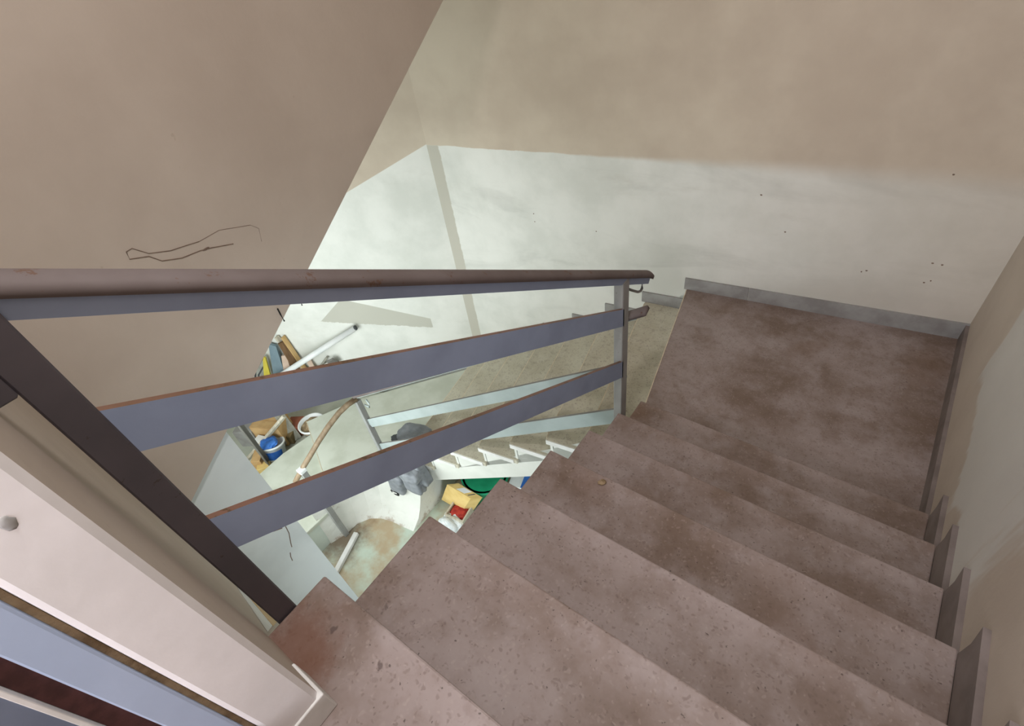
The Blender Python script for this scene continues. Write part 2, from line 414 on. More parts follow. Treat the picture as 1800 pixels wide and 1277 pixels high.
bm = prism(new(), [(CORN.x, CORN.y), (XR + 0.2, yback(XR + 0.2)), (XR + 0.2, yback(XR + 0.2) + 0.15), (CORN.x, CORN.y + 0.15)], ZF, ZT)
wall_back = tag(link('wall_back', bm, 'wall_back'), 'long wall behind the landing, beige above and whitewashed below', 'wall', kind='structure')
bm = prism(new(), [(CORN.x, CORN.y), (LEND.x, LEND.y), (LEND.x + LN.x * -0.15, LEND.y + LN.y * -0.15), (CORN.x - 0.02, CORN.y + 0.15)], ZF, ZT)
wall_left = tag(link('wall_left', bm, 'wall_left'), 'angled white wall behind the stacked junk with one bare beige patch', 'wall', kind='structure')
bm = box(new(), (LEND.x - 0.15, -0.3, ZF), (LEND.x, LEND.y + 0.1, ZT))
tag(link('wall_far_left', bm, 'white'), 'white end wall beyond the junk heap', 'wall', kind='structure')
bm = new()
box(bm, (XR, 0.05, ZF), (XR + 0.15, 3.6, ZT))
box(bm, (XR, -2.55, -1.9), (XR + 0.15, 0.05, ZT))
box(bm, (XR, -2.55, ZF), (XR + 0.15, -1.15, -1.9))
box(bm, (XR, -1.15, -2.2), (XR + 0.15, 0.05, -1.9))
wall_right = tag(link('wall_right', bm, 'wall_right'), 'dim beige wall with streaky white brush marks beside the upper steps', 'wall', kind='structure')

# unseen door added low in the right wall to let fill light in
d1 = thing('added_fill_door', (XR + 0.07, -0.55, ZF), 'unseen glazed door added on the ground floor to light the well', 'door', kind='structure')
for a, b in (((XR + .03, -1.15, ZF), (XR + .1, -1.07, -2.2)), ((XR + .03, -0.03, ZF), (XR + .1, 0.05, -2.2)), ((XR + .03, -1.07, -2.3), (XR + .1, -0.03, -2.2)), ((XR + .03, -1.07, ZF), (XR + .1, -0.03, ZF + .25))):
    link('frame_bar', box(new(), a, b), 'light_metal', d1)
link('pane', box(new(), (XR + .06, -1.07, ZF + .25), (XR + .066, -0.03, -2.3)), 'glass', d1)

# lower front wall (under our landing) with its window, seen from inside the well
bm = new()
WX0, WX1, WZ0, WZ1 = -4.45, -2.3, -3.65, -1.85
box(bm, (LEND.x - .1, -0.17, ZF), (WX0, -0.065, ZT)); box(bm, (WX1, -0.17, ZF), (-0.815, -0.065, ZT))
box(bm, (WX0, -0.17, ZF), (WX1, -0.065, WZ0)); box(bm, (WX0, -0.17, WZ1), (WX1, -0.065, ZT))
tag(link('wall_front', bm, 'beige'), 'beige plaster wall edge running behind the dark post', 'wall', kind='structure')
w1 = thing('window_1', ((WX0 + WX1) / 2, -0.12, WZ0), 'lower window lighting the bottom of the stairwell', 'window', kind='structure')
for a, b in (((WX0, -.15, WZ0), (WX1, -.09, WZ0 + .06)), ((WX0, -.15, WZ1 - .06), (WX1, -.09, WZ1)), ((WX0, -.15, WZ0), (WX0 + .06, -.09, WZ1)), ((WX1 - .06, -.15, WZ0), (WX1, -.09, WZ1)), (((WX0 + WX1) / 2 - .03, -.15, WZ0), ((WX0 + WX1) / 2 + .03, -.09, WZ1))):
    link('frame_bar', box(new(), a, b), 'white_trim', w1)
mid = (WX0 + WX1) / 2
for a, b in ((WX0 + .06, mid - .03), (mid + .03, WX1 - .06)):
    link('pane', box(new(), (a, -.123, WZ0 + .06), (b, -.117, WZ1 - .06)), 'glass', w1)

# pillar at the head of the stairs with its white rounded end, standing on the first step
bm = new()
prism(bm, [(-0.805, -0.06), (-0.578, -0.063), (-0.57, -0.072), (-0.57, -0.140), (-0.573, -0.146), (-0.580, -0.149), (-0.62, -0.15), (-0.805, -0.15)], -1.14, ZT)
for f in bm.faces:
    f.normal_update()
    c = f.calc_center_median()
    if c.x > -0.60 and c.y < -0.0665: f.material_index = 1
wp = tag(link('wall_pillar', bm, ['beige', 'pillar_white']), 'white plastered wall end beside the top step', 'wall', kind='structure')
bm = bevel(box(new(), (-0.66, -0.153, -1.14), (-0.5655, -0.057, -1.065)), 0.003)
link('baseboard_block', bm, 'white_trim', wp)
bm = blob(new(), atX((14, 920), -0.570), (0.0015, 0.006, 0.009), 3, 0.45, 2); link('wall_plug', bm, 'skirting', wp, True)

# blue-grey door beside the pillar
dr = thing('door_1', (-0.58, -0.35, -0.96), 'blue-grey metal door and frame edge beside the white wall end', 'door', kind='structure')
link('jamb', bevel(box(new(), (-0.66, -0.197, -1.12), (-0.575, -0.158, ZT)), 0.003), 'door_blue', dr)
link('sealant', box(new(), (-0.66, -0.1578, -1.12), (-0.582, -0.1502, ZT)), 'debris', dr)
link('seal_strip', box(new(), (-0.64, -0.220, -1.1), (-0.583, -0.198, ZT)), 'door_brown', dr)
link('white_bead', bevel(box(new(), (-0.62, -0.2265, -1.1), (-0.575, -0.2205, ZT)), 0.001), 'white_trim', dr)
link('door_leaf', box(new(), (-0.62, -1.05, -0.95), (-0.58, -0.2275, ZT)), 'door_grey', dr)

# unseen ceiling lamp added to brighten the parapet and upper steps
lp = thing('added_ceiling_lamp', (-0.35, 0.2, 1.44), 'unseen round opal lamp added above the stairwell for more light', 'lamp')
link('base', lathe(new(), [(.02, 0), (.15, 0), (.15, .03), (.02, .03)], (-.35, .2, ZT - .03)), 'white_gloss', lp, True)
link('shade', lathe(new(), [(.01, -.09), (.06, -.085), (.11, -.06), (.14, -.02), (.145, 0), (.01, 0)], (-.35, .2, ZT - .03)), 'lamp_shade', lp, True)
pl = bpy.data.lights.new('added_lamp_light', 'AREA'); pl.shape = 'DISK'; pl.size = .3; pl.energy = 29; pl.color = (1.0, .95, .95)
po = bpy.data.objects.new('added_lamp_light', pl); COL.objects.link(po); po.location = (-.35, .2, ZT - .125 + ZO)

# landing we stand on, closed in behind
bm = new()
prism(bm, [(-2.6, -2.55), (XR, -2.55), (XR, -0.20), (-0.56, -0.20), (-0.56, -0.175), (-2.6, -0.175)], -1.16, -0.96)
tag(link('floor_landing', bm, 'terrazzo'), 'upper landing slab at the head of the stairs', 'floor', kind='structure')
bm = new()
box(bm, (-2.6, -2.55, -0.96), (-0.75, -2.4, ZT)); box(bm, (0.75 - .1, -2.55, -0.96), (XR, -2.4, ZT))
box(bm, (-0.75, -2.55, -0.96), (0.55, -2.4, -0.35)); box(bm, (-0.75, -2.55, 1.25), (0.55, -2.4, ZT))
box(bm, (-2.75, -2.55, -0.96), (-2.6, -0.17, ZT))
tag(link('wall_rear', bm, 'beige'), 'beige wall behind the upper landing', 'wall', kind='structure')
w2 = thing('window_2', (-0.1, -2.48, -0.35), 'landing window behind the viewer', 'window', kind='structure')
for a, b in (((-.75, -2.5, -.35), (.55, -2.45, -.29)), ((-.75, -2.5, 1.19), (.55, -2.45, 1.25)), ((-.75, -2.5, -.35), (-.69, -2.45, 1.25)), ((.49, -2.5, -.35), (.55, -2.45, 1.25)), ((-.13, -2.5, -.35), (-.07, -2.45, 1.25))):
    link('frame_bar', box(new(), a, b), 'white_trim', w2)
link('pane', box(new(), (-.69, -2.478, -.29), (-.13, -2.472, 1.19)), 'glass', w2)
link('pane', box(new(), (-.07, -2.478, -.29), (.49, -2.472, 1.19)), 'glass', w2)

# parapet and soffit of the flight going up on the far side of the well: its lower edge climbs with the stairs
XP = -1.90
def zs(y): return -0.898 * 1.9 + 0.646 * y
ye = yback(-1.95)
bm = loft(new(), [(XP, -0.06, zs(-0.06)), (XP, ye, zs(ye)), (XP, ye, ZT), (XP, -0.06, ZT)],
          [(XP - .12, -0.06, zs(-0.06)), (XP - .12, ye, zs(ye)), (XP - .12, ye, ZT), (XP - .12, -0.06, ZT)])
wall_par = tag(link('wall_parapet', bm, 'beige'), 'big plain pinkish-beige wall with a slanting lower edge and a scratch', 'wall', kind='structure')
bm = loft(new(), [(XP - .12, -0.06, zs(-.06) + .01), (XP - .12, ye, zs(ye) + .01), (XP - .12, ye, zs(ye) + .2), (XP - .12, -.06, zs(-.06) + .2)],
          [(-2.95, -0.06, zs(-.06) + .01), (-2.95, ye - .13, zs(ye - .13) + .01), (-2.95, ye - .13, zs(ye - .13) + .2), (-2.95, -.06, zs(-.06) + .2)])
tag(link('trim_soffit', bm, 'beige'), 'underside slab of the flight climbing behind the big beige wall', 'ceiling', kind='structure')
bm = box(new(), (-2.02, -0.065, ZF), (-1.92, 0.2995, zs(0.2995) + 0.05))
tag(link('wall_well', bm, 'pale'), 'pale blue-grey wall end below the slanting beige wall', 'wall', kind='structure')
ww = bpy.data.objects['wall_well']
for pts in ([(502, 926), (508, 938), (511, 955), (513, 962)], [(510, 972), (511, 979), (514, 986)], [(466, 938), (482, 934), (496, 929)]):
    link('hairline_crack', tube(new(), [atX(p, -1.9195) for p in pts], .0022, 6), 'crack', ww)
wf = bpy.data.objects['wall_front']
def on_y(p, Y): d = ray(*p); return d * (Y / d.y)
for pts, mt in (([(412, 1026), (430, 1040), (482, 1096), (470, 1112)], 'white_trim'), ([(436, 1049), (462, 1070), (488, 1092), (480, 1102)], 'wood_tan')):
    A = [on_y(p, -.0645 + (.001 if mt == 'wood_tan' else 0)) for p in pts]
    link('paint_flake', loft(new(), A, [a + Vector((0, .0015, 0)) for a in A]), mt, wf)
for i_, p in enumerate(((1639, 463), (1656, 466), (1624, 497), (1636, 494), (1514, 478), (1523, 476), (1380, 408), (1048, 407), (938, 376), (940, 390), (1338, 343), (1676, 307))):
    c = atP(p, (-.133, .991, 0), (-1.048, 3.087, 0))
    link('nail_hole', blob(new(), c, (.0075 - .0008 * (i_ % 5), .002, .005), i_, .3, 1), 'crack', wall_back)
# scratch on the parapet
scr = [[(222, 443), (232, 437), (262, 446), (300, 441), (330, 431), (350, 425)], [(222, 443), (228, 456), (262, 451), (285, 459), (320, 454), (352, 441), (372, 436), (410, 429)],
       [(350, 425), (385, 405), (440, 396)], [(440, 396), (455, 402), (460, 425)]]
for i, s in enumerate(scr):
    link('scratch', tube(new(), [atX(p, XP + 0.0005) for p in s], (0.0015, 0.0018, 0.0008, 0.0006)[i], 6), 'crack', wall_par)
link('scratch', blob(new(), atX((362, 438), XP + .0005), (0.002, 0.012, 0.004), 5, 0.3, 2), 'crack', wall_par)

# ------------------------------------------------------------------ upper flight
YN = [0.098, 0.402, 0.698, 0.987, 1.276, 1.552, 1.815]
ZN = [-1.140, -1.320, -1.511, -1.688, -1.875, -2.039, -2.206]
ZL = -2.378
XA0, XA1 = -0.80, 0.512
fa = thing('stair_flight', (-.15, .9, ZL), 'upper flight of speckled brown terrazzo steps going down to the landing', 'stairs')
for i in range(7):
    y0 = (YN[i - 1] if i else -0.19) - 0.035
    bm = bevel(box(new(), (XA0, y0, ZN[i] - 0.034), (XA1, YN[i], ZN[i])), 0.005, 2)
    link('tread', bm, 'terrazzo', fa)
    zb = (ZN[i + 1] if i < 6 else ZL)
    link('riser', box(new(), (XA0 + .012, YN[i] - 0.045, zb - 0.001), (XA1, YN[i] - 0.025, ZN[i] - 0.034)), 'terrazzo', fa)
prof = [(-0.25, ZN[0] - 0.04)]
for i in range(7):
    prof.append((YN[i] - 0.047, ZN[i] - 0.036)); prof.append((YN[i] - 0.047, (ZN[i + 1] if i < 6 else ZL) - 0.036))
prof += [(YN[6] + .02, ZL - 0.036), (YN[6] + 0.02, ZL - 0.22), (YN[6] - .1, ZL - .22), (-0.25, -1.42)]
link('stringer', loft(new(), [(XA0 + .012, y, z) for y, z in prof], [(XA1, y, z) for y, z in prof]), 'white', fa)
bm = blob(new(), (-0.554, 0.955, ZN[3] + 0.006), (0.018, 0.012, 0.006), 11, 0.4, 1, ax=(1, 1.2, 0))
tag(link('plaster_chip', bm, 'debris'), 'small broken plaster chip lying on the edge of a terrazzo step', 'rubble')

# corner landing between upper and middle flight
I0 = (-0.791, 1.753); O0 = (-1.053, yback(-1.053))
NB = 7
def I(k): x = I0[0] - 0.2925 * k; return Vector((x, 1.66 + 0.16 * (x + 1.373), 0))
def O(k):
    x = O0[0] - 0.296 * k; y = yback(x)
    return Vector((x, y, 0))
def zk(k): return ZL - 0.186 * k
ld = thing('stair_landing', (-.2, 2.5, ZL), 'brown terrazzo corner landing between two flights', 'landing')
poly = [I0, (XR - .012, 1.74), (XR - .012, yback(XR) - .012), (O0[0], O0[1] - .012)]
link('slab', bevel(prism(new(), poly, ZL - 0.035, ZL), 0.004), 'terrazzo', ld)
link('slab_base', prism(new(), [(I0[0] + .02, I0[1] + .01), (XR - .002, 1.75), (XR - .002, yback(XR) - .002), (O0[0] + .03, O0[1] - .002)], ZL - 0.2, ZL - 0.036), 'white', ld)
d = (Vector((O0[0], O0[1] - .02, 0)) - Vector((I0[0], I0[1], 0)))
a_ = Vector((I0[0], I0[1], ZL - .002)); b_ = a_ + d
link('nosing', beam(new(), a_, b_, 0.005, 0.006), 'worn_edge', ld)

# middle flight along the back wall
fb = thing('stair_flight', (-2.0, 2.3, zk(NB)), 'middle flight of steps with white ends, daylight put into their pale colour, along the back wall', 'stairs')
def inset(v, w, k=0.012): return Vector(v) + (Vector(w) - Vector(v)).normalized() * k
for k in range(1, NB + 1):
    a, b = I(k), O(k) - Vector((0, .013, 0)); c, e = I(k - 1.12), O(k - 1.12) - Vector((0, .013, 0))
    if k == NB: b = Vector((CORN.x + 0.03, yback(CORN.x) - .04, 0))
    tr = link('tread', bevel(prism(new(), [a, b, e, c], zk(k) - 0.040, zk(k)), 0.003, 1), 'terrazzo_low', fb)
    dn = (b - a).normalized() * 0.02
    link('nosing', beam(new(), a + dn + Vector((0, 0, zk(k) - .003)), b - dn + Vector((0, 0, zk(k) - .003)), 0.005, 0.0065), 'worn_edge', tr)
    u = (a - c).normalized(); nrm = Vector((u.y, -u.x, 0));  nrm = nrm if nrm.y < 0 else -nrm
    cap = [a + nrm * .004 - u * .002, c + u * .03 + nrm * .004, c + u * .03 - nrm * .002, a - nrm * .002 - u * .002]
    link('white_end', prism(new(), cap, zk(k) - 0.043, zk(k) - 0.002), 'white_trim', tr)
    a2, b2 = inset(I(k - .06), O(k - .06), .02), O(k - .06) - Vector((0, .013, 0)); a3, b3 = inset(I(k - .12), O(k - .12), .02), O(k - .12) - Vector((0, .013, 0))
    link('riser', prism(new(), [a2, b2, b3, a3], zk(k + 1) + .0, zk(k) - .041), 'white', fb)
prof = [(-0.05, ZL - 0.037)]
for k in range(0, NB + 1):
    prof.append((k - 0.14, zk(k) - 0.044)); prof.append((k - 0.14, zk(k + 1) - 0.044))
prof += [(NB + .25, zk(NB + 1) - .044), (NB + .25, zk(NB) - .46), (0.3, zk(0.3) - 0.45), (-.05, ZL - .24)]
A = []; B = []
for k, z in prof:
    p = inset(I(k), O(k), 0.022); A.append((p.x, p.y, z))
    kk = min(k, 6.85); p = O(kk); B.append((p.x, p.y - 0.004, z))
link('stringer', loft(new(), A, B), 'white', fb)

# winder steps at the turn and the last steps to the floor
fc = thing('stair_flight', (-3.7, 1.2, ZF), 'pale mint winder steps at the foot of the stairs beside the junk', 'stairs')
Z1, Z2, Z3 = zk(8), zk(9), zk(10)
n1a, n1b = (-4.185, 1.293), (-3.28, 0.855)
t1 = [(-3.22, 1.05), (-3.14, 1.30), (I(7).x + .03, I(7).y), (CORN.x + .10, CORN.y - .05), (CORN.x - .02, CORN.y - .03), (-3.95, 1.758), n1a, n1b]
link('tread', bevel(prism(new(), t1, Z1 - .04, Z1), 0.004, 1), 'terrazzo_pale', fc)
link('tread', bevel(prism(new(), [n1b, (-3.30, 0.42), (-4.25, 0.40), (-4.25, 0.945), (n1a[0], n1a[1] + .05), (-3.6, 1.2)], Z2 - .04, Z2), 0.004, 1), 'terrazzo_pale', fc)
link('tread', bevel(prism(new(), [(-3.30, 0.5), (-3.30, 0.10), (-4.25, 0.06), (-4.25, 0.5)], Z3 - .04, Z3), 0.004, 1), 'terrazzo_pale', fc)
link('riser', prism(new(), [(-3.30, .87), (-4.17, 1.29), (-4.17, 1.33), (-3.30, .91)], Z2, Z1 - .04), 'terrazzo_pale', fc)
link('core', prism(new(), [(-3.24, 1.05), (-3.2, 1.30), (-3.3, 2.2), (-3.9, 1.75), (-4.15, 1.33), (-3.31, .90)], ZF, Z1 - .041), 'mint', fc)
link('core', prism(new(), [(-3.31, .90), (-3.31, .42), (-4.23, .42), (-4.23, 1.27)], ZF, Z2 - .041), 'mint', fc)
link('core', prism(new(), [(-3.31, .415), (-3.31, .12), (-4.23, .08), (-4.23, .415)], ZF, Z3 - .041), 'mint', fc)
link('nosing', beam(new(), Vector((*n1a, Z1 - .002)), Vector((*n1b, Z1 - .002)), .005, .007), 'worn_edge', fc)

# storage floor beyond the winder steps
ZJ = -4.24
bm = prism(new(), [(-4.26, 0.0), (-4.26, 0.95), (-4.19, 1.33), (-3.96, 1.77), (-3.4, 2.6), (LEND.x, LEND.y - .02), (LEND.x, 0.0)], ZF, ZJ)
tag(link('floor_storage', bm, 'terrazzo_pale'), 'low pale floor where the junk heap lies', 'floor', kind='structure')

# flared curved wall under the turn and the wall closing the space below the middle flight
base = [(-3.30, .62), (-3.245, .77), (-3.235, .90), (-3.17, 1.005), (-3.07, 1.07), (-2.95, 1.103), (-2.82, 1.12), (-2.70, 1.14)]
top = [(-3.31, .64), (-3.285, .82), (-3.26, .98), (-3.21, 1.12), (-3.12, 1.24), (-2.98, 1.33), (-2.84, 1.38), (-2.70, 1.42)]
bm = new(); rows = []
for j in range(7):
    f = j / 6.0; g = f ** 0.55
    rows.append([bm.verts.new((b[0] + (t_[0] - b[0]) * g, b[1] + (t_[1] - b[1]) * g, ZF + (-3.92 - ZF) * f)) for b, t_ in zip(base, top)])
back = [[bm.verts.new((-2.73, 1.6, ZF)), bm.verts.new((-3.30, 1.3, ZF))], [bm.verts.new((-2.73, 1.6, -3.92)), bm.verts.new((-3.30, 1.3, -3.92))]]
for j in range(6):
    for i in range(7): bm.faces.new([rows[j][i], rows[j][i + 1], rows[j + 1][i + 1], rows[j + 1][i]])
bm.faces.new(rows[0] + back[0]); bm.faces.new(rows[6] + back[1])
bm.faces.new([rows[j][7] for j in range(7)] + [back[1][0], back[0][0]]); bm.faces.new([rows[j][0] for j in range(7)] + [back[1][1], back[0][1]])
bm.faces.new([back[0][0], back[0][1], back[1][1], back[1][0]])
tag(link('wall_curved', bm, 'peeling', smooth=False), 'curved peeling white plaster wall at the foot of the stairs', 'wall', kind='structure')
pr = [(1.145 + (1.425 - 1.145) * (f / 6.0) ** .55, ZF + (-3.97 - ZF) * f / 6.0) for f in range(7)] + [(2.75, -3.97), (2.75, ZF)]
bm = loft(new(), [(-2.80, y, z) for y, z in pr], [(-2.70, y, z) for y, z in pr])
tag(link('wall_under_stairs', bm, 'peeling'), 'white wall closing the space below the middle steps', 'wall', kind='structure')

# ------------------------------------------------------------------ skirting boards
bb = thing('baseboard_back', (-1, 3.0, ZL), 'stepped grey skirting pieces along the back wall', 'skirting', kind='structure')
def on_back(x, off): return Vector((x + 0.133 * off, yback(x) - 0.991 * off, 0))
def sk_back(xa, xb, z0, z1a, z1b):
    A = [on_back(xa, .014), on_back(xb, .014), on_back(xb, -.001), on_back(xa, -.001)]
    lo = [(p.x, p.y, z0) for p in A]; hi = [(A[0].x, A[0].y, z1a), (A[1].x, A[1].y, z1b), (A[2].x, A[2].y, z1b), (A[3].x, A[3].y, z1a)]
    link('skirting_piece', loft(new(), lo, hi), 'skirting', bb)
sk_back(-1.075, -.655, ZL - .002, -2.289, -2.283); sk_back(-.650, XR - .002, ZL - .002, -2.283, -2.266)
for k in range(1, NB):
    sk_back(O(k).x - .028, O(k - 1).x - .02, zk(k) - .002, zk(k) + .086, zk(k) + .092)
br = thing('baseboard_right', (XR, 1.5, ZL), 'stepped grey-brown skirting pieces beside the upper steps', 'skirting', kind='structure')
def sk_right(pts):
    link('skirting_piece', loft(new(), [(XR + .001, y, z) for y, z in pts], [(XR - .018, y, z) for y, z in pts]), 'skirting_brown', br)
for i in range(7):
    y1 = YN[i]; y0 = (YN[i - 1] if i else -.19) - .024; z = ZN[i]
    sk_right([(y0, z - .002), (y1 - .012, z - .002), (y1 - .012, z + .075), (y1 + .012, z + .135), (y0, z + .135)])
sk_right([(YN[6] - .02, ZL - .002), (yback(XR) - .016, ZL - .002), (yback(XR) - .016, ZL + .105), (YN[6] - .02, ZL + .105)])

# ------------------------------------------------------------------ railings
XA = -0.83
ra = thing('stair_railing', (XA, .8, ZL), 'blue-grey flat-bar railing with brown handrail beside the upper steps', 'railing')
SA = 0.6226
def hz(y): return -0.273 - SA * (y - 0.048)
capp = [(-.029, -.014)] + [(-.029 * math.cos(math.radians(a)), .0155 * math.sin(math.radians(a)) - .002) for a in range(0, 181, 15)] + [(.029, -.014)]
hp = [(XA, y, hz(y) - .012) for y in (-.06, .4, .9, 1.4, 1.84, 1.872, 1.885)]
hp[-1] = (XA, 1.888, hz(1.888) - .020)
hr = link('handrail', sweep(new(), hp, capp, (1, 0, 0)), 'cap', ra, True)
link('rail_bar', beam(new(), (XA, -.055, hz(-.055) - .040), (XA, 1.865, hz(1.865) - .040), .036, .040, (1, 0, 0)), 'blue_metal', ra)
def flat_a(y0, z0, y1, z1, h):
    pf = [(y0, z0), (y1, z1), (y1, z1 - h), (y0, z0 - h)]
    bm = loft(new(), [(XA + .008, y, z) for y, z in pf], [(XA + .022, y, z) for y, z in pf])
    for f in bm.faces:
        c = f.calc_center_median()
        if abs(c.z - (z0 + z1) / 2) < .004 and abs(c.y - (y0 + y1) / 2) < .01: f.material_index = 1
    link('flat_rail', bm, ['blue_metal', 'rust'], ra)
flat_a(-.012, -.462, 1.612, -1.434, .094)
flat_a(-.012, -.756, 1.612, -1.742, .104)
link('post', bevel(box(new(), (XA - .02, -.031, -1.42), (XA + .026, .017, hz(0) - .028)), .003, 1), 'dark_metal', ra)
link('post', bevel(box(new(), (XA - .022, 1.60, -2.30), (XA + .022, 1.655, hz(1.63) - .04)), .003, 1), ['grey_post'], ra)
link('rail_bracket', tube(new(), [atX(p, XA) for p in ((1103, 508), (1112, 511), (1121, 513.5), (1126, 512), (1128.5, 507), (1129, 494))], .006, 8), 'rod', ra, True)
link('mounting_bracket', bevel(box(new(), (XA - .02, -.058, -.40), (XA + .03, -.031, -.33)), .003, 1), 'dark_metal', ra)

nr = Vector((-.16, 1, 0)).normalized(); PR = Vector((-1.373, 1.63, 0))
def on_rb(x): return Vector((x, 1.63 + .16 * (x + 1.373), 0))
rb = thing('stair_railing', (-1.9, 1.55, zk(NB)), 'pale blue flat-bar railing along the middle steps', 'railing')
def rail_b(x0, x1, zf, h, w, mats, name='flat_rail', top=None):
    a = on_rb(x0); b = on_rb(x1); a.z = zf(x0); b.z = zf(x1)
    return link(name, beam(new(), a, b, w, h, -nr, 0, top), mats, rb)
rail_b(-.86, -3.02, lambda x: -1.885 + .624 * (x + .9) - .055, .088, .014, ['light_metal', 'rod'], top=1)
rail_b(-.86, -3.02, lambda x: -2.215 + .624 * (x + .9) - .065, .100, .014, ['light_metal', 'rod'], top=1)
path = []
for x in (-.76, -.775, -1.4, -2.0, -2.6, -3.03):
    p = on_rb(x); p.z = -1.488 + .624 * (x + .77) - .02; path.append(p)
link('handrail', sweep(new(), path, capp, tuple(nr)), 'cap', rb, True)
rail_b(-.80, -3.0, lambda x: -1.488 + .624 * (x + .77) - .040, .016, .034, 'light_metal', 'rail_bar')
p2 = on_rb(-3.035)
link('post', bevel(box(new(), (p2.x - .022, p2.y - .022, -3.93), (p2.x + .022, p2.y + .026, -2.985)), .003, 1), 'grey_post', rb)
bm = tube(new(), [(p2.x + .03, p2.y + .03, -3.05), (p2.x + .075, p2.y + .035, -3.06), (p2.x + .085, p2.y + .04, -3.02), (p2.x + .06, p2.y + .045, -2.985)], .008)
link('rail_bracket', bm, 'light_metal', rb, True)

rc = thing('stair_railing', (-3.2, 1.0, ZF), 'curved brown wooden handrail on grey post by the winder steps', 'railing')
hpx = [(627, 701), (612, 711), (596, 726), (578, 749), (560, 776), (546, 800), (532, 823), (519, 848)]
hp = [atX(p, -3.035 - .255 * (i / 7.0)) for i, p in enumerate(hpx)]
link('handrail', sweep(new(), hp, circ(.026, 10, .021), None), 'wood_rail', rc, True)
link('post', bevel(box(new(), (-3.265, .742, ZF), (-3.22, .79, -3.37)), .003, 1), 'grey_post', rc)
link('post_cap', bevel(box(new(), (-3.275, .735, -3.385), (-3.21, .795, -3.352)), .004, 1), 'white_gloss', rc)

# ------------------------------------------------------------------ grey bag on the middle steps
bag = thing('rucksack', (-2.8, 1.5, -4.0), 'grey nylon bag with pouches hanging over the side of the middle steps', 'bag')
def onb(px, py, off): return atP((px, py), nr, PR + nr * off)
def pouch(px, py, r, seed, off, name='pouch', tilt=(0, 0, 0), mat='grey_cloth'):
    # tapered towards the bottom like a stuffed pocket
    u = Vector((-.987, -.158, 0)); c = onb(px, py, off)
    ax = (u + Vector((0, 0, tilt[0]))).normalized(); az = Vector((0, 0, 1))
    return link(name, blob(new(), c, r, seed, .14, 4, ax=ax, ay=az, power=7), mat, bag, True)
pouch(698, 846, (.078, .15, .05), 21, -.075, tilt=(.10,))
pouch(725, 843, (.092, .155, .055), 25, -.085, tilt=(-.10,))
pouch(741, 833, (.050, .14, .045), 29, -.035, tilt=(-.15,))
link('back_panel', blob(new(), onb(716, 828, -.025), (.15, .10, .03), 23, .1, 3, ax=(-.987, -.158, 0), ay=(0, 0, 1), power=4), 'dark_cloth', bag, True)
link('body', blob(new(), atZ((728, 768), -3.64), (.17, .13, .06), 33, .3, 4, ax=(-.98, -.16, 0), power=2.4), 'grey_cloth', bag, True)
bm = blob(new(), atZ((700, 774), -3.66), (.09, .05, .035), 37, .4, 3)
link('strap', bm, 'dark_cloth', bag, True)
pouch(725, 834, (.086, .06, .062), 31, -.092, 'flap', tilt=(-.10,))
pouch(699, 837, (.070, .05, .056), 35, -.082, 'flap', tilt=(.10,))
c = onb(694, 866, -.11); u = Vector((-.987, -.158, 0)); bm = new()
for a, b in (((-.035, .02), (.035, .02)), ((-.035, -.03), (.035, -.03)), ((-.035, .02), (-.035, -.03)), ((.035, .02), (.035, -.03))):
    beam(bm, c + u * a[0] + Vector((0, 0, a[1])), c + u * b[0] + Vector((0, 0, b[1])), .012, .014, None if a[1] == b[1] else (0, 1, 0))
link('buckle', bm, 'black', bag)

# ------------------------------------------------------------------ things at the bottom of the well
a = atZ((627, 938), ZF + .02); b = atZ((583, 1022), ZF + .02); b = b + (b - a) * .35
bm = beam(new(), a + Vector((0, 0, .004)), b + Vector((0, 0, .004)), .046, .04)
tag(link('white_batten', bevel(bm, .004, 1), 'white_trim'), 'straight white batten lying on the stained floor', 'batten')

def crate(name, c, w, l, h, ang, mat, label, cat, fill=None, fill_name='contents', wall=.014, grp=None, slats=False):
    e = thing(name, c, label, cat, grp); ca, sa = math.cos(ang), math.sin(ang)
    ax = Vector((ca, sa, 0)); ay = Vector((-sa, ca, 0)); C = Vector(c)
    link('bottom', rot_box(new(), C + Vector((0, 0, wall / 2)), (w, l, wall), ax, ay), mat, e)
    for s in (-1, 1):
        link('side', rot_box(new(), C + ax * s * (w / 2 - wall / 2) + Vector((0, 0, h / 2)), (wall, l, h), ax, ay), mat, e)
        link('side', rot_box(new(), C + ay * s * (l / 2 - wall / 2) + Vector((0, 0, h / 2)), (w - 2 * wall, wall, h), ax, ay), mat, e)
    if fill: link(fill_name, blob(new(), C + Vector((0, 0, h * .62)), ((w / 2 - wall) * .95, (l / 2 - wall) * .95, h * .3), 41, .25, 3, ax=ax, ay=ay, power=4), fill, e, True)
    return e
cc = atZ((806, 899), -4.29); cc.z = ZF
crate('crate', cc, .20, .17, .15, .15, 'wood_pale', 'small pale wooden crate holding something red under the middle steps', 'crate', 'red_stuff')
